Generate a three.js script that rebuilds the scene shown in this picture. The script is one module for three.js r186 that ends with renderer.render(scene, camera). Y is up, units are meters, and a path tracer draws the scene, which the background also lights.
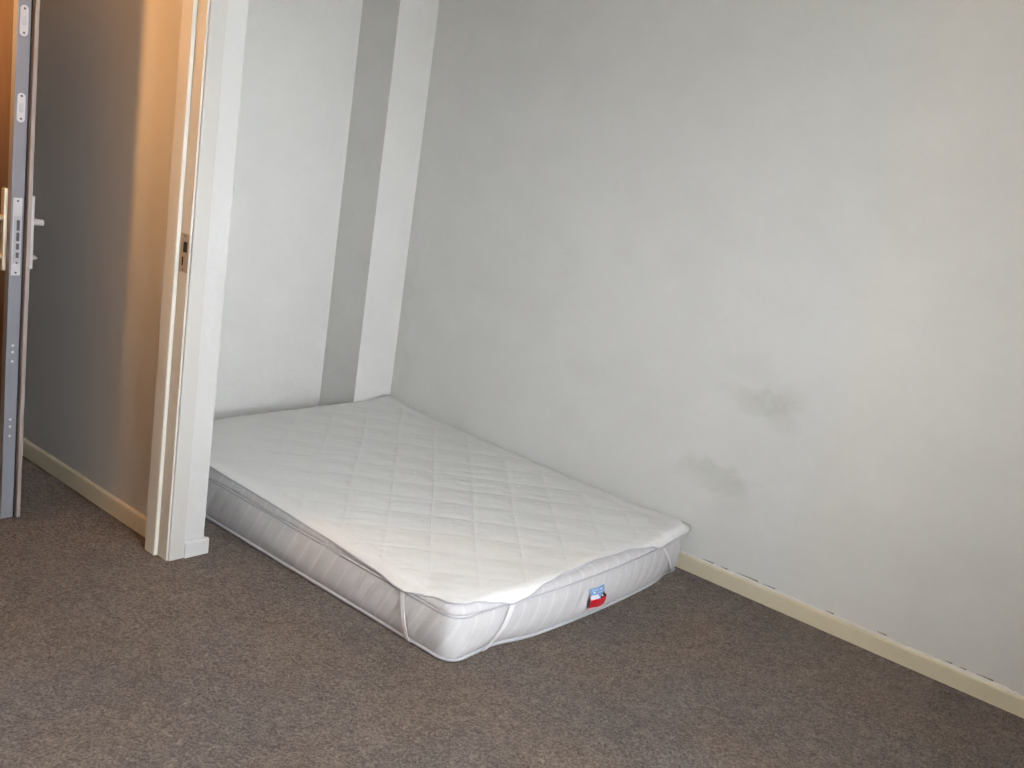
import * as THREE from 'three';
import { RoundedBoxGeometry } from 'three/addons/geometries/RoundedBoxGeometry.js';
import { mergeGeometries } from 'three/addons/utils/BufferGeometryUtils.js';
import { RectAreaLightUniformsLib } from 'three/addons/lights/RectAreaLightUniformsLib.js';

// ------------------------------------------------------------------ camera, sky, light, exposure
const scene = new THREE.Scene();
const camera = new THREE.PerspectiveCamera(2 * Math.atan(384 / 1000) * 180 / Math.PI, 1024 / 768, 0.05, 60);
camera.position.set(0, 1.5, 0);
camera.up.set(0, 1, 0);
camera.lookAt(0.75864142, 1.5 - 0.2275974, -0.61046098);
camera.rotateZ(0.152667);                                   // the phone was held a little askew
const renderer = new THREE.WebGLRenderer({ antialias: true });
renderer.toneMapping = THREE.LinearToneMapping;
renderer.toneMappingExposure = 1.0;
renderer.shadowMap.enabled = true;
scene.background = new THREE.Color().setRGB(0.95, 0.985, 1.04);   // overcast sky
scene.backgroundIntensity = 36;
RectAreaLightUniformsLib.init();

// the room's outline (metres)
const RW = 3.38, BACK = -3.73, FRONT = 0.5, LEFT = -0.8, CEIL = 2.5, HALL_END = -4.2, PART = -2.75;
const LAMP_Y = 1.75;
const WIN = { x0: 0.55, x1: 1.75, y0: 0.9, y1: 2.42 };

// ------------------------------------------------------------------ helpers
let seed = 7;
const rnd = () => { seed = (seed * 1664525 + 1013904223) >>> 0; return seed / 4294967296; };
const smooth = (a, b, x) => { const t = Math.min(1, Math.max(0, (x - a) / (b - a))); return t * t * (3 - 2 * t); };
const lerp = (a, b, t) => a + (b - a) * t;
// tileable value noise, period p cells
function tileNoise(p, s) {
  let q = s * 7919 + 13; const g = new Float32Array(p * p);
  for (let i = 0; i < p * p; i++) { q = (Math.imul(q, 1664525) + 1013904223) >>> 0; g[i] = q / 4294967296; }
  return (u, v) => {
    const x = u * p, y = v * p, xi = Math.floor(x), yi = Math.floor(y), a = x - xi, b = y - yi;
    const sx = a * a * (3 - 2 * a), sy = b * b * (3 - 2 * b);
    const at = (i, j) => g[((j % p + p) % p) * p + (i % p + p) % p];
    return lerp(lerp(at(xi, yi), at(xi + 1, yi), sx), lerp(at(xi, yi + 1), at(xi + 1, yi + 1), sx), sy);
  };
}
function texture(w, h, fn, srgb, repeat = [1, 1]) {
  const d = new Uint8Array(w * h * 4);
  for (let j = 0; j < h; j++) for (let i = 0; i < w; i++) {
    const c = fn((i + 0.5) / w, (j + 0.5) / h), o = (j * w + i) * 4;
    d[o] = Math.max(0, Math.min(255, c[0])); d[o + 1] = Math.max(0, Math.min(255, c[1])); d[o + 2] = Math.max(0, Math.min(255, c[2])); d[o + 3] = 255;
  }
  const t = new THREE.DataTexture(d, w, h);
  t.wrapS = t.wrapT = THREE.RepeatWrapping; t.magFilter = THREE.LinearFilter; t.minFilter = THREE.LinearMipmapLinearFilter; t.generateMipmaps = true;
  if (srgb) t.colorSpace = THREE.SRGBColorSpace;
  t.repeat.set(repeat[0], repeat[1]); t.needsUpdate = true;
  return t;
}
function mesh(name, geometry, material, parent) {
  const m = new THREE.Mesh(geometry, material);
  m.name = name; m.castShadow = m.receiveShadow = true; parent.add(m);
  return m;
}
function group(name, [x, y, z] = [0, 0, 0]) { const g = new THREE.Group(); g.name = name; g.position.set(x, y, z); scene.add(g); return g; }
function structure(o, label) { o.userData.kind = 'structure'; if (label) o.userData.label = label; return o; }
// a box from corner to corner, uv in metres on every face
function slab(x0, x1, y0, y1, z0, z1, bevel = 0) {
  const w = x1 - x0, h = y1 - y0, d = z1 - z0;
  const g = bevel ? new RoundedBoxGeometry(w, h, d, 2, bevel) : new THREE.BoxGeometry(w, h, d);
  g.translate((x0 + x1) / 2, (y0 + y1) / 2, (z0 + z1) / 2);
  const p = g.attributes.position, n = g.attributes.normal, uv = g.attributes.uv;
  for (let i = 0; i < p.count; i++) {
    const ax = Math.abs(n.getX(i)), ay = Math.abs(n.getY(i)), az = Math.abs(n.getZ(i));
    if (ax >= ay && ax >= az) uv.setXY(i, p.getZ(i), p.getY(i));
    else if (ay >= az) uv.setXY(i, p.getX(i), p.getZ(i));
    else uv.setXY(i, p.getX(i), p.getY(i));
  }
  return g;
}
const clean = (g) => { const o = g.index ? g.toNonIndexed() : g; for (const k of Object.keys(o.attributes)) if (!['position', 'normal', 'uv'].includes(k)) o.deleteAttribute(k); return o; };
const join = (list) => mergeGeometries(list.map(clean));

// ------------------------------------------------------------------ materials
const nA = tileNoise(340, 1), nB = tileNoise(640, 2), nC = tileNoise(24, 3), nD = tileNoise(7, 4), nE = tileNoise(96, 5), nF = tileNoise(11, 6);
const CARPET_M = 2.2;
const carpetTone = (u, v) => 0.5 * nB(u, v) + 0.35 * nA(u, v) + 0.15 * nE(u, v);
const carpetMap = texture(2048, 2048, (u, v) => {
  const t = carpetTone(u, v), f = nB(v + 0.37, u + 0.11);
  const k = 0.60 + 0.80 * t + (f > 0.84 ? 0.17 : 0) - (f < 0.15 ? 0.14 : 0);
  const patch = (nD(u, v) - 0.5) * 0.08 + (nC(u, v) - 0.5) * 0.05, hue = (nF(u, v) - 0.5) * 5;
  const b = k * (1 + patch);
  return [103 * b + hue, 93 * b, 87 * b - hue];
}, true, [1 / CARPET_M, 1 / CARPET_M]);
const carpetBump = texture(1024, 1024, (u, v) => { const t = 255 * (0.6 * nA(u, v) + 0.4 * nB(u, v)); return [t, t, t]; }, false, [1 / CARPET_M, 1 / CARPET_M]);
const M = {};
M.carpet = new THREE.MeshStandardMaterial({ map: carpetMap, bumpMap: carpetBump, bumpScale: 0.006, roughness: 1 });

// painted plaster with faint roller mottle
const plasterTone = (u, v) => 0.5 * nC(u, v) + 0.3 * nF(u, v) + 0.2 * nE(u, v);
const plasterMap = texture(512, 512, (u, v) => { const k = 0.985 + 0.03 * plasterTone(u, v); return [238 * k, 237 * k, 233 * k]; }, true, [1 / 2.6, 1 / 2.6]);
const plasterBump = texture(512, 512, (u, v) => { const t = 255 * (0.6 * nC(u, v) + 0.25 * nE(u, v) + 0.15 * nA(u, v)); return [t, t, t]; }, false, [1 / 2.6, 1 / 2.6]);
M.dimmedPlaster = new THREE.MeshStandardMaterial({ color: 0xcecdca, bumpMap: plasterBump, bumpScale: 0.003, roughness: 0.7 });  // darker than the other plaster to tone down its light and deepen hall shade
M.plaster = new THREE.MeshStandardMaterial({ map: plasterMap, bumpMap: plasterBump, bumpScale: 0.003, roughness: 0.85 });
// the long wall: the same paint with its own smudges (position along the wall z, height y, reach, strength)
const smudges = [
  [-1.56, 0.76, 0.10, 0.035, 0.085], [-1.47, 0.79, 0.07, 0.04, 0.05], [-1.66, 0.42, 0.13, 0.035, 0.06], [-1.58, 0.38, 0.08, 0.06, 0.06],
  [-1.74, 0.45, 0.05, 0.03, 0.05], [-3.40, 0.42, 0.03, 0.08, 0.03], [-1.43, 0.72, 0.06, 0.03, 0.05], [-1.62, 0.87, 0.09, 0.03, 0.03], [-3.44, 0.75, 0.02, 0.2, 0.03],
];
const WALLW = 6, WALLH = 2.6;
const longWallMap = texture(1536, 768, (u, v) => {
  const z = u * WALLW - 5, y = v * WALLH;
  const wob = (nC(u * 3, v * 2) - 0.5) * 0.07, wob2 = (nE(u * 2, v) - 0.5) * 0.03;
  let s = 0;
  for (const [a, b, rx, ry, k] of smudges) { const e = ((z - a + wob) / (rx * 1.25)) ** 2 + ((y - b + 0.025 + wob2 + wob * 0.4) / (ry * 1.4)) ** 2; s += 0.42 * k * smooth(1.9, 0.1, e); }
  const k = (0.985 + 0.03 * plasterTone(u * 2, v)) * (1 - s * (0.75 + 0.5 * nE(u * 4, v * 3)));
  return [238 * k, (237 + 3 * s) * k, (233 - 40 * s) * k];
}, true);
M.longWall = new THREE.MeshStandardMaterial({ map: longWallMap, bumpMap: plasterBump, bumpScale: 0.003, roughness: 0.85 });
M.ceiling = new THREE.MeshStandardMaterial({ color: 0xecebe6, roughness: 0.9 });
M.whiteGloss = new THREE.MeshStandardMaterial({ color: 0xcfcfcd, roughness: 0.4 });
M.trim = new THREE.MeshStandardMaterial({ color: 0xc8c5bf, roughness: 0.45 });
M.frame = new THREE.MeshStandardMaterial({ color: 0xdcd6c8, roughness: 0.45 });
M.skirt = new THREE.MeshStandardMaterial({ color: 0xe4dabf, roughness: 0.5 });
M.filler = new THREE.MeshStandardMaterial({ color: 0xeeeae0, roughness: 0.8 });
M.crack = new THREE.MeshStandardMaterial({ color: 0x857868, roughness: 1 });
const clothBump = texture(512, 512, (u, v) => { const t = 255 * (0.5 * nB(u, v) + 0.5 * nE(u, v)); return [t, t, t]; }, false, [3, 3]);
const coverStripeMap = texture(128, 128, (u, v) => { const c = Math.abs(((u + v) % 1) - 0.5) * 2, k = 0.975 + 0.035 * smooth(0.72, 0.95, c) + 0.02 * (nE(u, v) - 0.5); return [224 * k, 222 * k, 223 * k]; }, true, [1 / 0.068, 1 / 0.124]);  // slanted stripes, slightly lighter than the cloth between them
M.mattress = new THREE.MeshStandardMaterial({ map: coverStripeMap, roughness: 0.8, bumpMap: clothBump, bumpScale: 0.0012 });
M.pad = new THREE.MeshStandardMaterial({ color: 0xf4f4f2, roughness: 0.9, bumpMap: clothBump, bumpScale: 0.0009 });
M.piping = new THREE.MeshStandardMaterial({ color: 0xcfcfd4, roughness: 0.75 });
M.elastic = new THREE.MeshStandardMaterial({ color: 0xf6f3f5, roughness: 0.7 });
M.doorEdge = new THREE.MeshStandardMaterial({ color: 0x7f8189, roughness: 0.5 });
M.doorLip = new THREE.MeshStandardMaterial({ color: 0x9b928d, roughness: 0.5 });
M.gasket = new THREE.MeshStandardMaterial({ color: 0x1c1a20, roughness: 0.8 });
const woodMap = texture(256, 512, (u, v) => { const g = nA(u, v * 0.05) * 0.6 + nC(u, v * 0.2) * 0.4, k = 0.88 + 0.24 * g; return [98 * k, 80 * k, 68 * k]; }, true, [1, 1]);
M.wood = new THREE.MeshStandardMaterial({ map: woodMap, roughness: 0.55 });
M.steel = new THREE.MeshStandardMaterial({ color: 0xb9bac0, roughness: 0.35, metalness: 0.75 });
M.zinc = new THREE.MeshStandardMaterial({ color: 0xc4c4c6, roughness: 0.5, metalness: 0.3 });
M.slot = new THREE.MeshStandardMaterial({ color: 0x5c5c64, roughness: 0.6, metalness: 0.3 });
M.brass = new THREE.MeshStandardMaterial({ color: 0xd8cdb8, roughness: 0.35, metalness: 0.6 });
M.oldPlate = new THREE.MeshStandardMaterial({ color: 0xb7a994, roughness: 0.5, metalness: 0.2 });
M.hole = new THREE.MeshStandardMaterial({ color: 0x2b241e, roughness: 0.9 });
M.glass = new THREE.MeshPhysicalMaterial({ color: 0xffffff, roughness: 0.02, transmission: 1, thickness: 0, ior: 1.5 });
M.bouncePaving = new THREE.MeshStandardMaterial({ color: 0xcfccc2, roughness: 1 });  // pale on purpose: unseen ground that bounces more daylight up to the ceiling
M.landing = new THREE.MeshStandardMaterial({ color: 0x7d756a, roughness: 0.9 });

// ------------------------------------------------------------------ the room
const T = 0.12;
structure(mesh('floor', slab(LEFT - T, RW + T, -0.1, 0, -5.6, FRONT + 0.53), M.carpet, scene), 'brown grey speckled carpet');
structure(mesh('ceiling', slab(LEFT - T, RW + T, CEIL, CEIL + 0.15, -5.6, FRONT + 0.53), M.ceiling, scene), 'white ceiling');
{
  const g = slab(RW, RW + T, 0, CEIL, -5.6, FRONT + 0.53), uv = g.attributes.uv;
  for (let i = 0; i < uv.count; i++) uv.setXY(i, (uv.getX(i) + 5) / WALLW, uv.getY(i) / WALLH);
  structure(mesh('wall_right', g, M.longWall, scene), 'long off-white plaster wall with grey smudges beside the mattress');
}
structure(mesh('wall_back', slab(1.84, RW, 0, CEIL, BACK - T, BACK), M.plaster, scene), 'off-white wall behind the head of the mattress');
structure(mesh('wall_pilaster', slab(3.146, RW, 0, CEIL, BACK, -3.48), M.plaster, scene), 'square plastered pillar in the far corner');
structure(mesh('wall_partition', slab(1.79, 1.878, 0, CEIL, HALL_END, PART - 0.002), M.dimmedPlaster, scene), 'thin partition wall between hallway and mattress alcove');
structure(mesh('wall_left', slab(LEFT - T, LEFT, 0, CEIL, -5.6, FRONT + 0.53), M.plaster, scene), 'off-white wall');
{ // wall with the doorway to the hall (the opening is x 0.9 to 1.74)
  const g = join([slab(LEFT, 0.88, 0, CEIL, PART - 0.1, PART), slab(0.88, 1.79, 2.09, CEIL, PART - 0.1, PART)]);
  structure(mesh('wall_doorway', g, M.plaster, scene), 'wall with the doorway to the hallway');
}
{ // wall with the window, behind the camera
  const g = join([
    slab(LEFT, WIN.x0, 0, CEIL, FRONT, FRONT + 0.5), slab(WIN.x1, RW, 0, CEIL, FRONT, FRONT + 0.5),
    slab(WIN.x0, WIN.x1, 0, WIN.y0, FRONT, FRONT + 0.5), slab(WIN.x0, WIN.x1, WIN.y1, CEIL, FRONT, FRONT + 0.5)]);
  structure(mesh('wall_front', g, M.plaster, scene), 'wall with the window');
}
{
  const w = structure(group('window_1', [(WIN.x0 + WIN.x1) / 2, WIN.y0, FRONT + 0.42]), 'white framed window');
  const hw = (WIN.x1 - WIN.x0) / 2, hh = WIN.y1 - WIN.y0, b = 0.05;
  mesh('window_frame', join([slab(-hw, hw, 0, b, -0.03, 0.03), slab(-hw, hw, hh - b, hh, -0.03, 0.03), slab(-hw, -hw + b, b, hh - b, -0.03, 0.03), slab(hw - b, hw, b, hh - b, -0.03, 0.03), slab(-0.03, 0.03, b, hh - b, -0.03, 0.03)]), M.whiteGloss, w);
  mesh('pane', slab(-hw + b, -0.03, b, hh - b, -0.003, 0.003), M.glass, w);
  mesh('pane', slab(0.03, hw - b, b, hh - b, -0.003, 0.003), M.glass, w);
  mesh('window_sill', slab(-hw - 0.03, hw + 0.03, -0.03, 0, -0.46, -0.03, 0.006), M.whiteGloss, w);
}
structure(mesh('ground', slab(-30, 30, -1.2, -1.0, FRONT + 0.54, 40), M.bouncePaving, scene), 'paved ground outside the window');

// hallway and the landing behind the entrance
{
  const g = join([slab(LEFT, 0.55, 0, CEIL, HALL_END - T, HALL_END), slab(1.47, 1.84, 0, CEIL, HALL_END - T, HALL_END), slab(0.55, 1.47, 2.07, CEIL, HALL_END - T, HALL_END)]);
  structure(mesh('wall_hall_end', g, M.landing, scene), 'end wall of the hallway with the entrance opening');
}
structure(mesh('wall_landing', slab(LEFT, RW, 0, CEIL, -5.6, -5.48), M.landing, scene), 'wall of the landing outside the entrance');
structure(mesh('wall_landing_side', slab(1.84, 1.96, 0, CEIL, -5.48, HALL_END), M.landing, scene), 'side wall of the landing');

// skirting boards: flat board with an eased top edge
function skirting(len, h, t) {               // along +x from 0, back at z=0, front at z=t
  const s = new THREE.Shape();
  s.moveTo(0, 0); s.lineTo(t, 0); s.lineTo(t, h - 0.009); s.quadraticCurveTo(t, h - 0.002, t - 0.006, h); s.lineTo(0, h); s.closePath();
  const g = new THREE.ExtrudeGeometry(s, { depth: len, bevelEnabled: false, curveSegments: 5 });
  g.rotateY(Math.PI / 2); g.scale(1, 1, -1);
  // after rotateY: shape x -> -z, depth z -> x ; scale flips z back
  const idx = g.index; if (!idx) { const p = g.attributes.position, n = g.attributes.normal; for (let i = 0; i < p.count; i += 3) for (const a of [p, n]) for (let k = 0; k < 3; k++) { const A = a.array, q = A[(i + 1) * 3 + k]; A[(i + 1) * 3 + k] = A[(i + 2) * 3 + k]; A[(i + 2) * 3 + k] = q; } }
  return g;
}
{
  const b = structure(group('baseboard_right', [RW, 0, 0]), 'cream painted skirting board along the long wall');
  const g = skirting(FRONT + 3.48, 0.062, 0.016); g.rotateY(-Math.PI / 2); g.translate(0, 0, -3.48);  // front faces -x
  mesh('board', g, M.skirt, b);
  // ragged line of old filler and paint where the board meets the wall, with open cracks
  const pos = [], ix = []; let n = 0;
  const z0 = -3.4, z1 = FRONT - 0.02, N = 420;
  for (let i = 0; i <= N; i++) {
    const z = lerp(z0, z1, i / N);
    const top = 0.0635 + 0.009 * Math.max(0, nE(i / N * 3, 0.3) - 0.35) + 0.004 * nB(i / N, 0.7) * (nC(i / N * 2, 0.1) > 0.5 ? 1 : 0.2);
    const out = 0.004 + 0.005 * nE(i / N * 4, 0.9);
    pos.push(-out, 0.0605, z, -out, 0.0625, z, -0.0015, top, z, 0.001, top + 0.001, z);
    if (i) { for (let k = 0; k < 3; k++) ix.push(n - 4 + k, n - 3 + k, n + k, n + k, n - 3 + k, n + 1 + k); }
    n += 4;
  }
  const fg = new THREE.BufferGeometry(); fg.setAttribute('position', new THREE.Float32BufferAttribute(pos, 3)); fg.setIndex(ix); fg.computeVertexNormals();
  mesh('filler_bead', fg, M.filler, b).userData.label = 'ragged cream paint and filler along the top edge';
  for (const [z, l, y] of [[-1.45, 0.09, 0.072], [-1.36, 0.05, 0.071], [-1.62, 0.05, 0.069], [-1.55, 0.03, 0.069], [-0.93, 0.035, 0.074], [-0.70, 0.02, 0.072], [-0.655, 0.02, 0.071], [-0.585, 0.05, 0.073], [-1.12, 0.03, 0.07]]) {
    const c = new THREE.CylinderGeometry(0.0022, 0.0006, l, 6); c.scale(0.6, 1, 1); c.rotateX(Math.PI / 2); c.translate(-0.0012, y, z);
    mesh('crack', c, M.crack, b);
  }
}
{
  const b = structure(group('baseboard_hall', [1.79, 0, 0]), 'cream painted skirting board along the hallway wall');
  const g = skirting(4.2 - 2.855, 0.068, 0.014); g.rotateY(-Math.PI / 2); g.translate(0, 0, -4.2);
  mesh('board', g, M.skirt, b);
}
{
  const b = structure(group('baseboard_partition', [1.878, 0, PART]), 'short white skirting piece on the end of the partition wall');
  const f = skirting(0.078 + 0.013, 0.056, 0.013); f.translate(-0.078, 0, 0);
  mesh('board', f, M.whiteGloss, b);
  const s = skirting(0.97, 0.056, 0.013); s.rotateY(Math.PI / 2); s.translate(0, 0, 0.0);
  mesh('board', s, M.whiteGloss, b);
}
{
  const b = structure(group('baseboard_left', [LEFT, 0, PART]), 'white skirting board on the wall left of the doorway');
  mesh('board', skirting(0.866 - LEFT, 0.062, 0.014), M.whiteGloss, b);
}
{
  const b = structure(group('baseboard_back', [1.892, 0, BACK]), 'skirting board behind the head of the mattress');
  mesh('board', skirting(3.146 - 1.892, 0.056, 0.013), M.whiteGloss, b);
}

// the door frame in the doorway: architraves, jambs with a rebate on the room side, strike plate
{
  const d = structure(group('door_1', [0, 0, 0]), 'white door frame without a leaf, between room and hallway');
  const xr = 1.738, xl = 0.93, top = 2.04;
  const jamb = (s) => (s > 0 ? slab(xr, 1.79, 0, top + 0.05, -2.866, PART + 0.001, 0.002) : slab(0.88, xl, 0, top + 0.05, -2.866, PART + 0.001, 0.002));
  mesh('jamb', jamb(1), M.frame, d); mesh('jamb', jamb(-1), M.frame, d);
  mesh('jamb', slab(xl, xr, top, top + 0.05, -2.866, PART + 0.001, 0.002), M.frame, d).userData.label = 'head of the frame';
  mesh('door_stop', slab(xr - 0.013, xr + 0.004, 0, top, -2.864, -2.803, 0.003), M.frame, d);
  mesh('door_stop', slab(xl - 0.004, xl + 0.022, 0, top, -2.858, -2.803, 0.003), M.frame, d);
  mesh('door_stop', slab(xl + 0.022, xr - 0.022, top - 0.022, top + 0.004, -2.858, -2.803, 0.003), M.frame, d);
  mesh('architrave', slab(1.7435, 1.801, 0, top + 0.062, PART, PART + 0.009, 0.003), M.trim, d);
  mesh('architrave', slab(0.866, 0.9245, 0, top + 0.062, PART, PART + 0.009, 0.003), M.trim, d);
  mesh('architrave', slab(0.866, 1.801, top + 0.006, top + 0.064, PART + 0.0005, PART + 0.0095, 0.003), M.trim, d);
  const sp = mesh('strike_plate', slab(xr - 0.0025, xr + 0.002, 0.972, 1.094, -2.795, -2.7485, 0.0009), M.oldPlate, d);
  sp.userData.label = 'worn metal strike plate';
  mesh('keep_hole', slab(xr - 0.0032, xr, 1.035, 1.068, -2.778, -2.757), M.hole, sp);
  mesh('keep_hole', slab(xr - 0.0032, xr, 0.993, 1.02, -2.782, -2.774), M.hole, sp);
  for (const y of [0.981, 1.085]) { const c = new THREE.CylinderGeometry(0.0035, 0.0035, 0.002, 10); c.rotateZ(Math.PI / 2); c.translate(xr - 0.0028, y, -2.772); mesh('screw', c, M.slot, sp); }
}

// the entrance door, standing open into the hallway with its lock edge towards the room
{
  const D = structure(group('door_2', [1.457, 0, -3.30]), 'brown entrance door standing open, grey lock edge towards the room');
  const H = 2.03, W = 0.86;
  mesh('leaf', slab(-0.0195, 0.0195, 0.008, H, -W, -0.0015), M.wood, D);
  mesh('edge', slab(-0.0205, 0.0205, 0.008, H, -0.03, 0, 0.0015), M.doorEdge, D).userData.label = 'grey painted lock edge';
  mesh('gasket', slab(0.019, 0.028, 0.008, H, -W, -0.006), M.gasket, D).userData.label = 'black rubber seal';
  mesh('rebate_lip', slab(0.0275, 0.041, 0.008, H, -W, 0.012, 0.002), M.doorLip, D);
  const pill = (w, h, t, r) => { const s = new THREE.Shape(); const a = w / 2, b = h / 2; s.moveTo(-a, -b + r); s.lineTo(-a, b - r); s.absarc(-a + r, b - r, r, Math.PI, Math.PI / 2, true); s.lineTo(a - r, b); s.absarc(a - r, b - r, r, Math.PI / 2, 0, true); s.lineTo(a, -b + r); s.absarc(a - r, -b + r, r, 0, -Math.PI / 2, true); s.lineTo(-a + r, -b); s.absarc(-a + r, -b + r, r, -Math.PI / 2, -Math.PI, true); return new THREE.ExtrudeGeometry(s, { depth: t, bevelEnabled: false, curveSegments: 8 }); };
  const screwAt = (parent, x, y, z, r = 0.0035, m = M.slot) => { const c = new THREE.CylinderGeometry(r, r, 0.0016, 12); c.rotateX(Math.PI / 2); c.translate(x, y, z); mesh('screw', c, m, parent); };
  const bolts = (y, h, holes) => {
    const g = pill(0.025, h, 0.002, 0.0122); g.translate(-0.0005, y, 0);
    const p = mesh('bolt_plate', g, M.zinc, D);
    for (const k of holes) screwAt(p, -0.0005, y + k, 0.0026);
    const b = pill(0.012, 0.03, 0.004, 0.0055); b.translate(-0.0005, y, 0.001); mesh('bolt', b, M.steel, p);
  };
  bolts(1.654, 0.092, [0.036, -0.036]); bolts(1.392, 0.09, [0.036, -0.034]);
  const small = (y, holes) => { const g = pill(0.021, 0.075, 0.0012, 0.01); g.translate(-0.0005, y, 0); const p = mesh('bolt_plate', g, M.doorEdge, D); for (const k of holes) screwAt(p, -0.0005, y + k, 0.0016, 0.0045, M.zinc); };
  small(0.594, [0.028, 0.006, -0.026]); small(0.335, [0.03, 0.005, -0.028]);
  { // main lock case face
    const g = pill(0.029, 0.252, 0.0016, 0.002); g.translate(0, 0.984, 0); const p = mesh('lock_faceplate', g, M.zinc, D);
    const q = pill(0.022, 0.155, 0.003, 0.002); q.translate(0.001, 0.974, 0.0005); mesh('latch_plate', q, M.steel, p);
    for (const [y, h] of [[1.022, 0.034], [0.985, 0.028], [0.953, 0.02], [0.925, 0.018]]) { const b = pill(0.009, h, 0.0045, 0.002); b.translate(0.002, y, 0.001); mesh('bolt', b, M.slot, p); }
    screwAt(p, 0, 1.1, 0.002); screwAt(p, 0, 0.867, 0.002); screwAt(p, 0.001, 0.9, 0.0035);
  }
  // handle sets on both faces
  const handle = (s, x, m, y0, y1, label) => {
    const h = new THREE.Group(); h.name = 'handle_set'; h.position.set(x, 0, s > 0 ? -0.024 : -0.036); h.userData.label = label; D.add(h);
    const w = s > 0 ? 0.03 : 0.024, t = s > 0 ? 0.019 : 0.013, hy = s > 0 ? 1.03 : 1.04;
    const plate = new RoundedBoxGeometry(t, y1 - y0, w, 3, 0.004); plate.translate(s * t / 2, (y0 + y1) / 2, 0); mesh('backplate', plate, m, h);
    const stem = new THREE.CylinderGeometry(0.009, 0.010, 0.05, 16); stem.rotateZ(Math.PI / 2); stem.translate(s * 0.028, hy, 0);
    const curve = new THREE.CatmullRomCurve3([new THREE.Vector3(s * 0.047, hy, 0.004), new THREE.Vector3(s * 0.050, hy, -0.02), new THREE.Vector3(s * 0.049, hy - 0.001, -0.07), new THREE.Vector3(s * 0.046, hy - 0.003, -0.125)]);
    const bar = new THREE.TubeGeometry(curve, 20, 0.0075, 10); const cap = new THREE.SphereGeometry(0.0075, 10, 8); cap.translate(s * 0.046, hy - 0.003, -0.125); const cap2 = new THREE.SphereGeometry(0.0085, 10, 8); cap2.translate(s * 0.047, hy, 0.003);
    mesh('lever', join([stem, bar, cap, cap2]), m, h);
    const cyl = new THREE.CylinderGeometry(0.0085, 0.0085, 0.02, 14); cyl.rotateZ(Math.PI / 2); cyl.translate(s * 0.020, 0.913, 0);
    const turn = new RoundedBoxGeometry(0.012, 0.006, 0.02, 2, 0.002); turn.translate(s * 0.030, 0.913, 0);
    mesh('lock_cylinder', join([cyl, turn]), m, h);
  };
  handle(-1, -0.0195, M.brass, 0.868, 1.135, 'pale brass handle set on the brown face');
  handle(1, 0.041, M.zinc, 0.876, 1.118, 'grey metal handle set on the hallway wall side');
  for (const y of [0.25, 1.02, 1.78]) { const c = new THREE.CylinderGeometry(0.008, 0.008, 0.1, 12); c.translate(0.046, y, -W - 0.006); mesh('hinge', c, M.steel, D); }
}

// ------------------------------------------------------------------ standing lamp in the hallway (beyond the left edge of the picture)
{
  const L = group('floor_lamp', [0.95, 0, -3.455]);
  L.userData = { label: 'slim standing lamp with a round opal globe beside the entrance door', category: 'lamp' };
  const bs = new THREE.CylinderGeometry(0.12, 0.125, 0.022, 40); bs.translate(0, 0.011, 0); mesh('base', bs, M.steel, L);
  const pl = new THREE.CylinderGeometry(0.011, 0.011, 1.62, 16); pl.translate(0, 0.022 + 0.81, 0); mesh('pole', pl, M.steel, L);
  const cup = new THREE.CylinderGeometry(0.04, 0.014, 0.035, 24); cup.translate(0, 1.6595, 0); mesh('socket', cup, M.steel, L);
  const gl = new THREE.SphereGeometry(0.075, 32, 20); gl.translate(0, LAMP_Y, 0);
  mesh('globe', gl, new THREE.MeshStandardMaterial({ color: 0xffe0b8, emissive: 0xffa552, emissiveIntensity: 2.0, roughness: 0.5 }), L);
  const p = new THREE.PointLight(new THREE.Color().setRGB(1, 0.49, 0.17), 2.05, 0, 2);
  p.name = 'lamp_light'; p.position.set(0, LAMP_Y, 0); p.castShadow = true; p.shadow.radius = 2.2; L.add(p);
}

// ------------------------------------------------------------------ mattress
const MX0 = 2.046, MX1 = 3.352, MZ0 = -3.468, MZ1 = -1.716, RAD = 0.062;
const CX = (MX0 + MX1) / 2, CZ = (MZ0 + MZ1) / 2, HX = (MX1 - MX0) / 2, HZ = (MZ1 - MZ0) / 2;
const along = (z) => Math.min(1, Math.max(0, (MZ1 - z) / (MZ1 - MZ0)));     // 0 at the foot, 1 at the head
const seamY = (z) => 0.147 + 0.012 * along(z);
const topY = (z) => 0.183 + 0.040 * along(z);
// position and outward normal on the rounded outline, s in 0..1
const SEG = [2 * (HX - RAD), Math.PI / 2 * RAD, 2 * (HZ - RAD), Math.PI / 2 * RAD];
const PER = 2 * (SEG[0] + SEG[2]) + 4 * SEG[1];
function outline(s) {
  let l = ((s % 1) + 1) % 1 * PER; const ax = HX - RAD, az = HZ - RAD;
  const arc = (cx, cz, a0, t) => { const a = a0 + t / RAD; return [cx + Math.cos(a) * RAD, cz + Math.sin(a) * RAD, Math.cos(a), Math.sin(a)]; };
  if (l < SEG[0]) return [ax - l, az + RAD, 0, 1]; l -= SEG[0];                       // foot, right to left
  if (l < SEG[1]) return arc(-ax, az, Math.PI / 2, l); l -= SEG[1];
  if (l < SEG[2]) return [-ax - RAD, az - l, -1, 0]; l -= SEG[2];                      // left side, foot to head
  if (l < SEG[1]) return arc(-ax, -az, Math.PI, l); l -= SEG[1];
  if (l < SEG[0]) return [-ax + l, -az - RAD, 0, -1]; l -= SEG[0];                     // head
  if (l < SEG[1]) return arc(ax, -az, Math.PI * 1.5, l); l -= SEG[1];
  if (l < SEG[2]) return [ax + RAD, -az + l, 1, 0]; l -= SEG[2];                       // wall side
  return arc(ax, az, 0, l);
}
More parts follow.
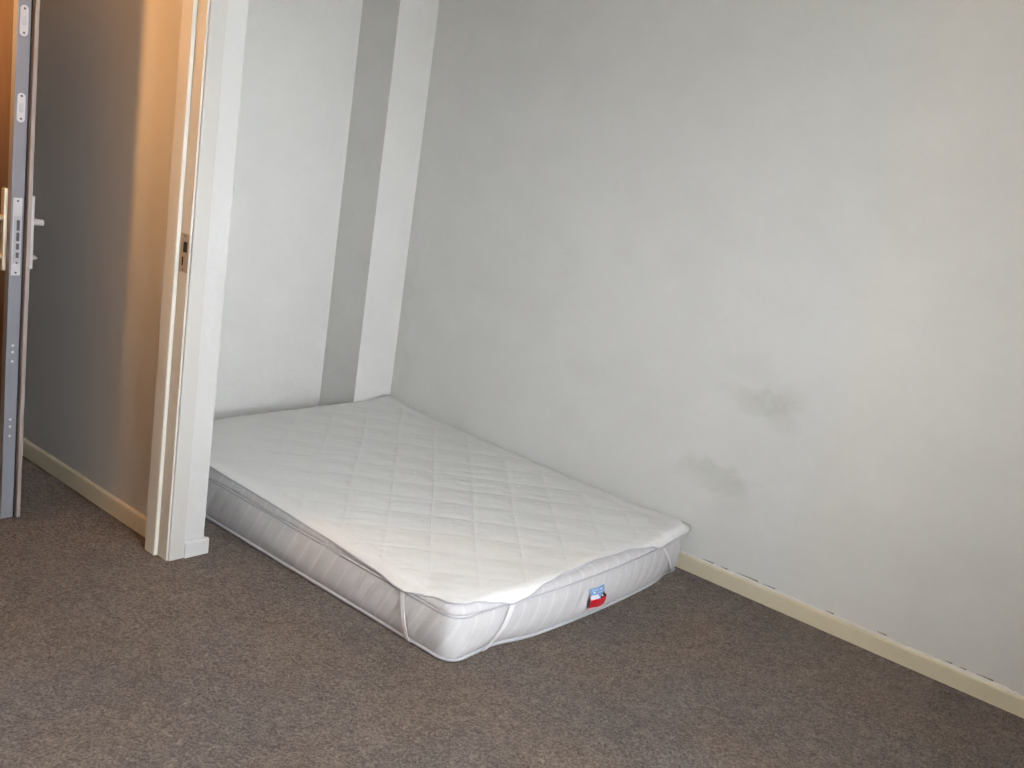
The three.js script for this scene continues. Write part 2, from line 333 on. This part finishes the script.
// the soft foot end bows out in the middle
const bow = (x, z) => 0.036 * Math.max(0, 1 - ((x - CX - 0.04) / 0.60) ** 2) * smooth(CZ, MZ1 - 0.02, z);
function place(s, off) { const [x, z, nx, nz] = outline(s); const X = CX + x + nx * off, Z = CZ + z + nz * off; return [X, Z + bow(X, Z), nx, nz]; }
// the straps pull the bottom edge of the foot end in a little
const tuck = (x, z, y) => -(0.020 * Math.exp(-(((x - 2.25) / 0.09) ** 2)) + 0.012 * Math.exp(-(((x - 3.24) / 0.06) ** 2))) * smooth(0.10, 0.0, y) * smooth(CZ, MZ1 - 0.03, z);
const liftY = (y, z) => { const ys = seamY(z), yt = topY(z); return y <= 0.147 ? y * ys / 0.147 : ys + (y - 0.147) / (0.183 - 0.147) * (yt - ys); };
const PROFILE = [[-0.3, 0.004], [-0.06, 0.003], [-0.022, 0.003], [-0.011, 0.006], [-0.007, 0.012], [-0.003, 0.019], [0.001, 0.03], [0.004, 0.045], [0.0055, 0.06], [0.006, 0.075], [0.0055, 0.09], [0.0045, 0.105], [0.002, 0.12], [-0.001, 0.132], [-0.005, 0.141], [-0.009, 0.147], [-0.005, 0.1515], [-0.004, 0.156], [-0.006, 0.163], [-0.011, 0.170], [-0.020, 0.176], [-0.033, 0.180], [-0.055, 0.1825], [-0.10, 0.183], [-0.3, 0.183]];
const mattress = group('mattress', [CX, 0, CZ]);
mattress.userData = { label: 'white double mattress lying directly on the carpet', category: 'mattress' };
{
  const N = 900, pos = [], ix = [], uv = [];
  PROFILE.forEach(([off, y], r) => {
    for (let i = 0; i < N; i++) {
      const s = i / N; let [x, z, nx, nz] = place(s, off);
      let Y = liftY(y, z), o = 0;
      if (y > 0.02 && y < 0.141) {                                   // slanting stitched channels in the side border
        const l = s * PER + y * 0.55, c = Math.abs(((l / 0.062) % 1) - 0.5) * 2, body = Math.sin((y - 0.02) / 0.121 * Math.PI);
        o = 0.0055 * (Math.pow(Math.abs(c), 0.5) - 0.6) * Math.sqrt(body) + 0.0014 * (nC(s * 2, y * 3) - 0.5) * body;
      } else if (y > 0.15) Y += 0.002 * (nE(x * 0.7, z * 0.7) - 0.5);
      pos.push(x + nx * o - CX, Y, z + nz * o - CZ + tuck(x, z, y)); uv.push(s * PER, y + off);
      if (r) { const a = (r - 1) * N + i, b = (r - 1) * N + (i + 1) % N, c = r * N + i, d = r * N + (i + 1) % N; ix.push(a, b, c, c, b, d); }
    }
  });
  const c = pos.length / 3, r = (PROFILE.length - 1) * N;
  pos.push(0, liftY(0.183, CZ), 0, 0, 0.004, 0); uv.push(0, 0, 0, 0);
  for (let i = 0; i < N; i++) { ix.push(r + i, r + (i + 1) % N, c); ix.push((i + 1) % N, i, c + 1); }
  const g = new THREE.BufferGeometry(); g.setAttribute('position', new THREE.Float32BufferAttribute(pos, 3)); g.setAttribute('uv', new THREE.Float32BufferAttribute(uv, 2)); g.setIndex(ix); g.computeVertexNormals();
  mesh('body', g, M.mattress, mattress);
  const cord = (off, y, r, name) => {
    const pts = []; for (let i = 0; i < 260; i++) { const [x, z] = place(i / 260, off); pts.push(new THREE.Vector3(x - CX, liftY(y, z), z - CZ + tuck(x, z, y))); }
    mesh(name, new THREE.TubeGeometry(new THREE.CatmullRomCurve3(pts, true), 700, r, 8, true), M.piping, mattress);
  };
  cord(-0.0045, 0.1475, 0.0042, 'top_piping'); cord(-0.0045, 0.0085, 0.0052, 'bottom_piping');
  // sewn-in label: a folded tab, blue and white above, red below
  const tagCanvas = document.createElement('canvas'); tagCanvas.width = 128; tagCanvas.height = 160;
  const q = tagCanvas.getContext('2d');
  q.fillStyle = '#7fa9d6'; q.fillRect(0, 0, 128, 160);
  q.fillStyle = '#a8c4e4'; q.fillRect(10, 8, 60, 14); q.fillRect(50, 30, 66, 10);
  q.fillStyle = '#eef0f2'; q.beginPath(); q.moveTo(0, 48); q.lineTo(58, 46); q.lineTo(72, 66); q.lineTo(0, 76); q.fill(); q.fillRect(20, 26, 18, 10); q.fillRect(84, 14, 22, 8);
  q.fillStyle = '#17202a'; q.beginPath(); q.moveTo(72, 66); q.lineTo(128, 46); q.lineTo(128, 76); q.lineTo(66, 78); q.fill();
  q.fillStyle = '#eef0f2'; q.fillRect(92, 58, 12, 8);
  q.fillStyle = '#d0152c'; q.fillRect(0, 74, 128, 68);
  q.fillStyle = '#ecd9da'; q.fillRect(0, 142, 128, 18);
  const tt = new THREE.CanvasTexture(tagCanvas); tt.colorSpace = THREE.SRGBColorSpace;
  const front = MZ1 + bow(2.70, MZ1) - CZ;
  const tp = [], tu = [], ti = []; const NX = 10, NY = 14, half = 0.046;
  for (const back of [0, 1]) for (let j = 0; j <= NY; j++) for (let i = 0; i <= NX; i++) {
    const a = i / NX, v = j / NY;
    const y = 0.112 - 0.074 * v + 0.004 * Math.sin(a * 5 + 1) * v - 0.004 * (a - 0.5);
    const out = 0.009 + 0.011 * Math.sin(v * Math.PI * 0.9) + (v > 0.42 ? 0.006 : 0) + 0.003 * Math.sin(a * 4);
    tp.push(2.700 - CX + (a - 0.5) * 2 * half * (0.86 + 0.14 * (v > 0.42 ? 1.1 : 0.4)) - 0.006 * v, y, front + out - back * 0.0012); tu.push(a, 1 - v);
    if (i && j) { const m = back * (NX + 1) * (NY + 1) + j * (NX + 1) + i, A = m - NX - 2, B = m - NX - 1, C = m - 1; back ? ti.push(A, B, C, C, B, m) : ti.push(A, C, B, B, C, m); }
  }
  const tg = new THREE.BufferGeometry(); tg.setAttribute('position', new THREE.Float32BufferAttribute(tp, 3)); tg.setAttribute('uv', new THREE.Float32BufferAttribute(tu, 2)); tg.setIndex(ti); tg.computeVertexNormals();
  mesh('label_tag', tg, new THREE.MeshStandardMaterial({ map: tt, roughness: 0.6, side: THREE.DoubleSide }), mattress).userData.label = 'red and blue sewn-in label';
}

// ------------------------------------------------------------------ quilted pad on top, held by elastic corner straps
const pad = group('mattress_pad', [CX, topY(CZ), CZ]);
pad.userData = { label: 'white quilted mattress pad spread over the mattress', category: 'mattress pad' };
{
  const oy = topY(CZ);
  // inset of the pad's edge from the mattress outline, by place along the outline (metres from the wall end of the foot)
  const L0 = SEG[0], L1 = L0 + SEG[1], L2 = L1 + SEG[2], L3 = L2 + SEG[1], L4 = L3 + SEG[0], L5 = L4 + SEG[1], L6 = L5 + SEG[2];
  const KEYS = [ // [metres, inset, extra height]
    [0, -0.024, 0.022], [0.07, -0.014, 0.014], [0.13, -0.008, 0.002], [0.18, -0.010, 0], [0.24, 0.006, 0], [0.40, 0.022, 0.002], [0.58, 0.030, 0.003], [0.74, 0.024, 0.001], [0.84, 0.012, 0], [L0 - 0.205, -0.008, 0], [L0 - 0.165, -0.012, 0], [L0 - 0.11, 0.002, 0.0],
    [L0 - 0.03, 0.016, 0.0], [(L0 + L1) / 2, 0.018, 0.002], [L1 + 0.02, 0.014, 0.0], [L1 + 0.10, 0.002, 0], [L1 + 0.15, -0.011, 0], [L1 + 0.19, -0.010, 0],
    [L1 + 0.30, 0.000, -0.004], [L1 + 0.55, 0.006, 0], [L1 + 0.95, 0.010, 0], [L2 - 0.2, 0.012, 0], [L2, 0.012, 0], [(L2 + L3) / 2, 0.014, 0], [L3, 0.01, 0],
    [L4 - 0.35, 0.012, 0.002], [L4 - 0.08, 0.006, 0.0], [L4, 0.004, 0.012], [(L4 + L5) / 2, -0.004, 0.022], [L5 + 0.02, 0.000, 0.018], [L5 + 0.12, 0.004, 0.004], [L5 + 0.5, 0.006, 0.0], [L5 + 1.0, 0.008, 0.0], [L6 - 0.18, 0.004, 0.006], [L6 - 0.04, -0.008, 0.016], [(L6 + PER) / 2, -0.030, 0.028], [PER, -0.024, 0.022]];
  for (const k of KEYS) k[2] = Math.max(0, k[2]);
  const key = (l, c) => { for (let i = 1; i < KEYS.length; i++) if (l <= KEYS[i][0]) { const a = KEYS[i - 1], b = KEYS[i]; return lerp(a[c], b[c], smooth(a[0], b[0], l)); } return KEYS[0][c]; };
  // distance inside the outline, for the fall of the cloth over the rounded border
  const inside = (x, z) => { const X = x - CX, Z = z - bow(x, z) - CZ; const qx = Math.abs(X) - (HX - RAD), qz = Math.abs(Z) - (HZ - RAD); return -(Math.hypot(Math.max(qx, 0), Math.max(qz, 0)) + Math.min(Math.max(qx, qz), 0) - RAD); };
  const fall = (d) => { const T = [[-0.012, 0.150], [0.000, 0.158], [0.006, 0.165], [0.011, 0.171], [0.020, 0.177], [0.033, 0.1808], [0.055, 0.183], [0.1, 0.183]]; if (d >= 0.1) return 0.183; if (d <= T[0][0]) return T[0][1]; for (let i = 1; i < T.length; i++) if (d <= T[i][0]) return lerp(T[i - 1][1], T[i][1], (d - T[i - 1][0]) / (T[i][0] - T[i - 1][0])); };
  const wr = tileNoise(40, 21), wr2 = tileNoise(90, 22);
  const quilt = (x, z) => {
    const P = 0.152, w = 0.012 * (nF(x * 0.3, z * 0.3) - 0.5);
    const a = (x - z) / Math.SQRT2 + w, b = (x + z) / Math.SQRT2 - w;
    const ga = Math.abs(((a / P) % 1 + 1) % 1 - 0.5) * 2, gb = Math.abs(((b / P) % 1 + 1) % 1 - 0.5) * 2;    // 1 on a seam line
    const seam = (g) => Math.pow(1 - g, 0.45);
    return 0.0042 * seam(ga) * seam(gb) - 0.0015;
  };
  const pucker = (x, z) => {            // small creases running across the bed, bunched near the foot corner
    const u = (x * 0.78 + z * 0.62) * 0.5, v = (x * 0.62 - z * 0.78) * 1.6;
    return 0.0017 * (wr(u * 0.5, v * 0.5) - 0.5) + 0.0009 * (wr2(u * 0.6, v * 0.6) - 0.5);
  };
  const N = 960, K = 170, pos = [], ix = [], uv = [], edge = [];
  const top = (x, z, e) => liftY(fall(inside(x, z)), z) + 0.0065 + e;
  for (let k = 0; k <= K; k++) {
    const r = 1 - Math.pow(k / K, 1.15) * 0.985;
    for (let i = 0; i < N; i++) {
      const s = i / N, l = s * PER, ins = key(l, 1), ex = key(l, 2);
      const [bx, bz, nx, nz] = place(s, -ins);
      const x = CX + (bx - CX) * r, z = CZ + (bz - CZ) * r;
      const e = smooth(0.86, 1, r), soft = smooth(1.0, 0.965, r);
      const y = top(x, z, ex * e) + (quilt(x, z) + pucker(x, z)) * (0.25 + 0.75 * soft);
      pos.push(x - CX, y - oy, z - CZ); uv.push(x, z);
      if (!k) edge.push(new THREE.Vector3(x - CX, y - oy - 0.001, z - CZ));
      if (k) { const a = (k - 1) * N + i, b = (k - 1) * N + (i + 1) % N, c = k * N + i, d = k * N + (i + 1) % N; ix.push(a, b, c, c, b, d); }
    }
  }
  const c = pos.length / 3; pos.push(0, topY(CZ) + 0.0065 - oy, 0); uv.push(CX, CZ);
  for (let i = 0; i < N; i++) ix.push(K * N + i, K * N + (i + 1) % N, c);
  // underside, resting on the mattress
  const U = 24, base = pos.length / 3;
  for (let k = 0; k <= U; k++) {
    const r = 1 - Math.pow(k / U, 1.5) * 0.985;
    for (let i = 0; i < N; i++) {
      const s = i / N, l = s * PER, [bx, bz] = place(s, -key(l, 1));
      const x = CX + (bx - CX) * r, z = CZ + (bz - CZ) * r;
      pos.push(x - CX, top(x, z, key(l, 2) * smooth(0.86, 1, r)) - 0.003 - oy, z - CZ); uv.push(x, z);
      const j = (i + 1) % N;
      if (k) { const a = base + (k - 1) * N + i, b = base + (k - 1) * N + j, q = base + k * N + i, d = base + k * N + j; ix.push(b, a, q, b, q, d); }
      else ix.push(base + i, base + j, i, i, base + j, j);
    }
  }
  const c2 = pos.length / 3; pos.push(0, topY(CZ) + 0.0035 - oy, 0); uv.push(CX, CZ);
  for (let i = 0; i < N; i++) ix.push(base + U * N + (i + 1) % N, base + U * N + i, c2);
  const g = new THREE.BufferGeometry(); g.setAttribute('position', new THREE.Float32BufferAttribute(pos, 3)); g.setAttribute('uv', new THREE.Float32BufferAttribute(uv, 2)); g.setIndex(ix); g.computeVertexNormals();
  M.pad.side = THREE.DoubleSide;
  mesh('quilted_top', g, M.pad, pad);
  mesh('edge_binding', new THREE.TubeGeometry(new THREE.CatmullRomCurve3(edge.filter((_, i) => i % 4 === 0), true), 720, 0.003, 8, true), M.piping, pad);
  // elastic straps: [outline place at the top, at the bottom]
  const strap = (l0, l1, w) => {
    const P = [], I = [], S = 14;
    for (let j = 0; j <= S; j++) {
      const t = j / S, l = lerp(l0, l1, t), y = lerp(0.160, 0.006, t);
      const off = lerp(0.004, 0.0145, Math.pow(Math.sin(t * Math.PI), 0.6));
      for (const [k, o] of [[-1, 0], [1, 0], [1, -0.0022], [-1, -0.0022]]) { const [x, z] = place((l + k * w / 2) / PER, off + o); P.push(x - CX, liftY(y, z) - oy, z - CZ + tuck(x, z, y)); }
      if (j) { const b = j * 4, a = b - 4; for (let m = 0; m < 4; m++) { const n = (m + 1) % 4; I.push(a + m, b + m, a + n, a + n, b + m, b + n); } }
    }
    const sg = new THREE.BufferGeometry(); sg.setAttribute('position', new THREE.Float32BufferAttribute(P, 3)); sg.setIndex(I);
    const ng = sg.toNonIndexed(); ng.computeVertexNormals();
    mesh('elastic_strap', ng, M.elastic, pad);
  };
  strap(0.165, 0.015, 0.016);
  strap(L0 - 0.170, L0 - 0.095, 0.022);
  strap(L1 + 0.165, L1 + 0.115, 0.015);
  strap(L2 - 0.12, L2 + 0.02, 0.014);
}

renderer.render(scene, camera);
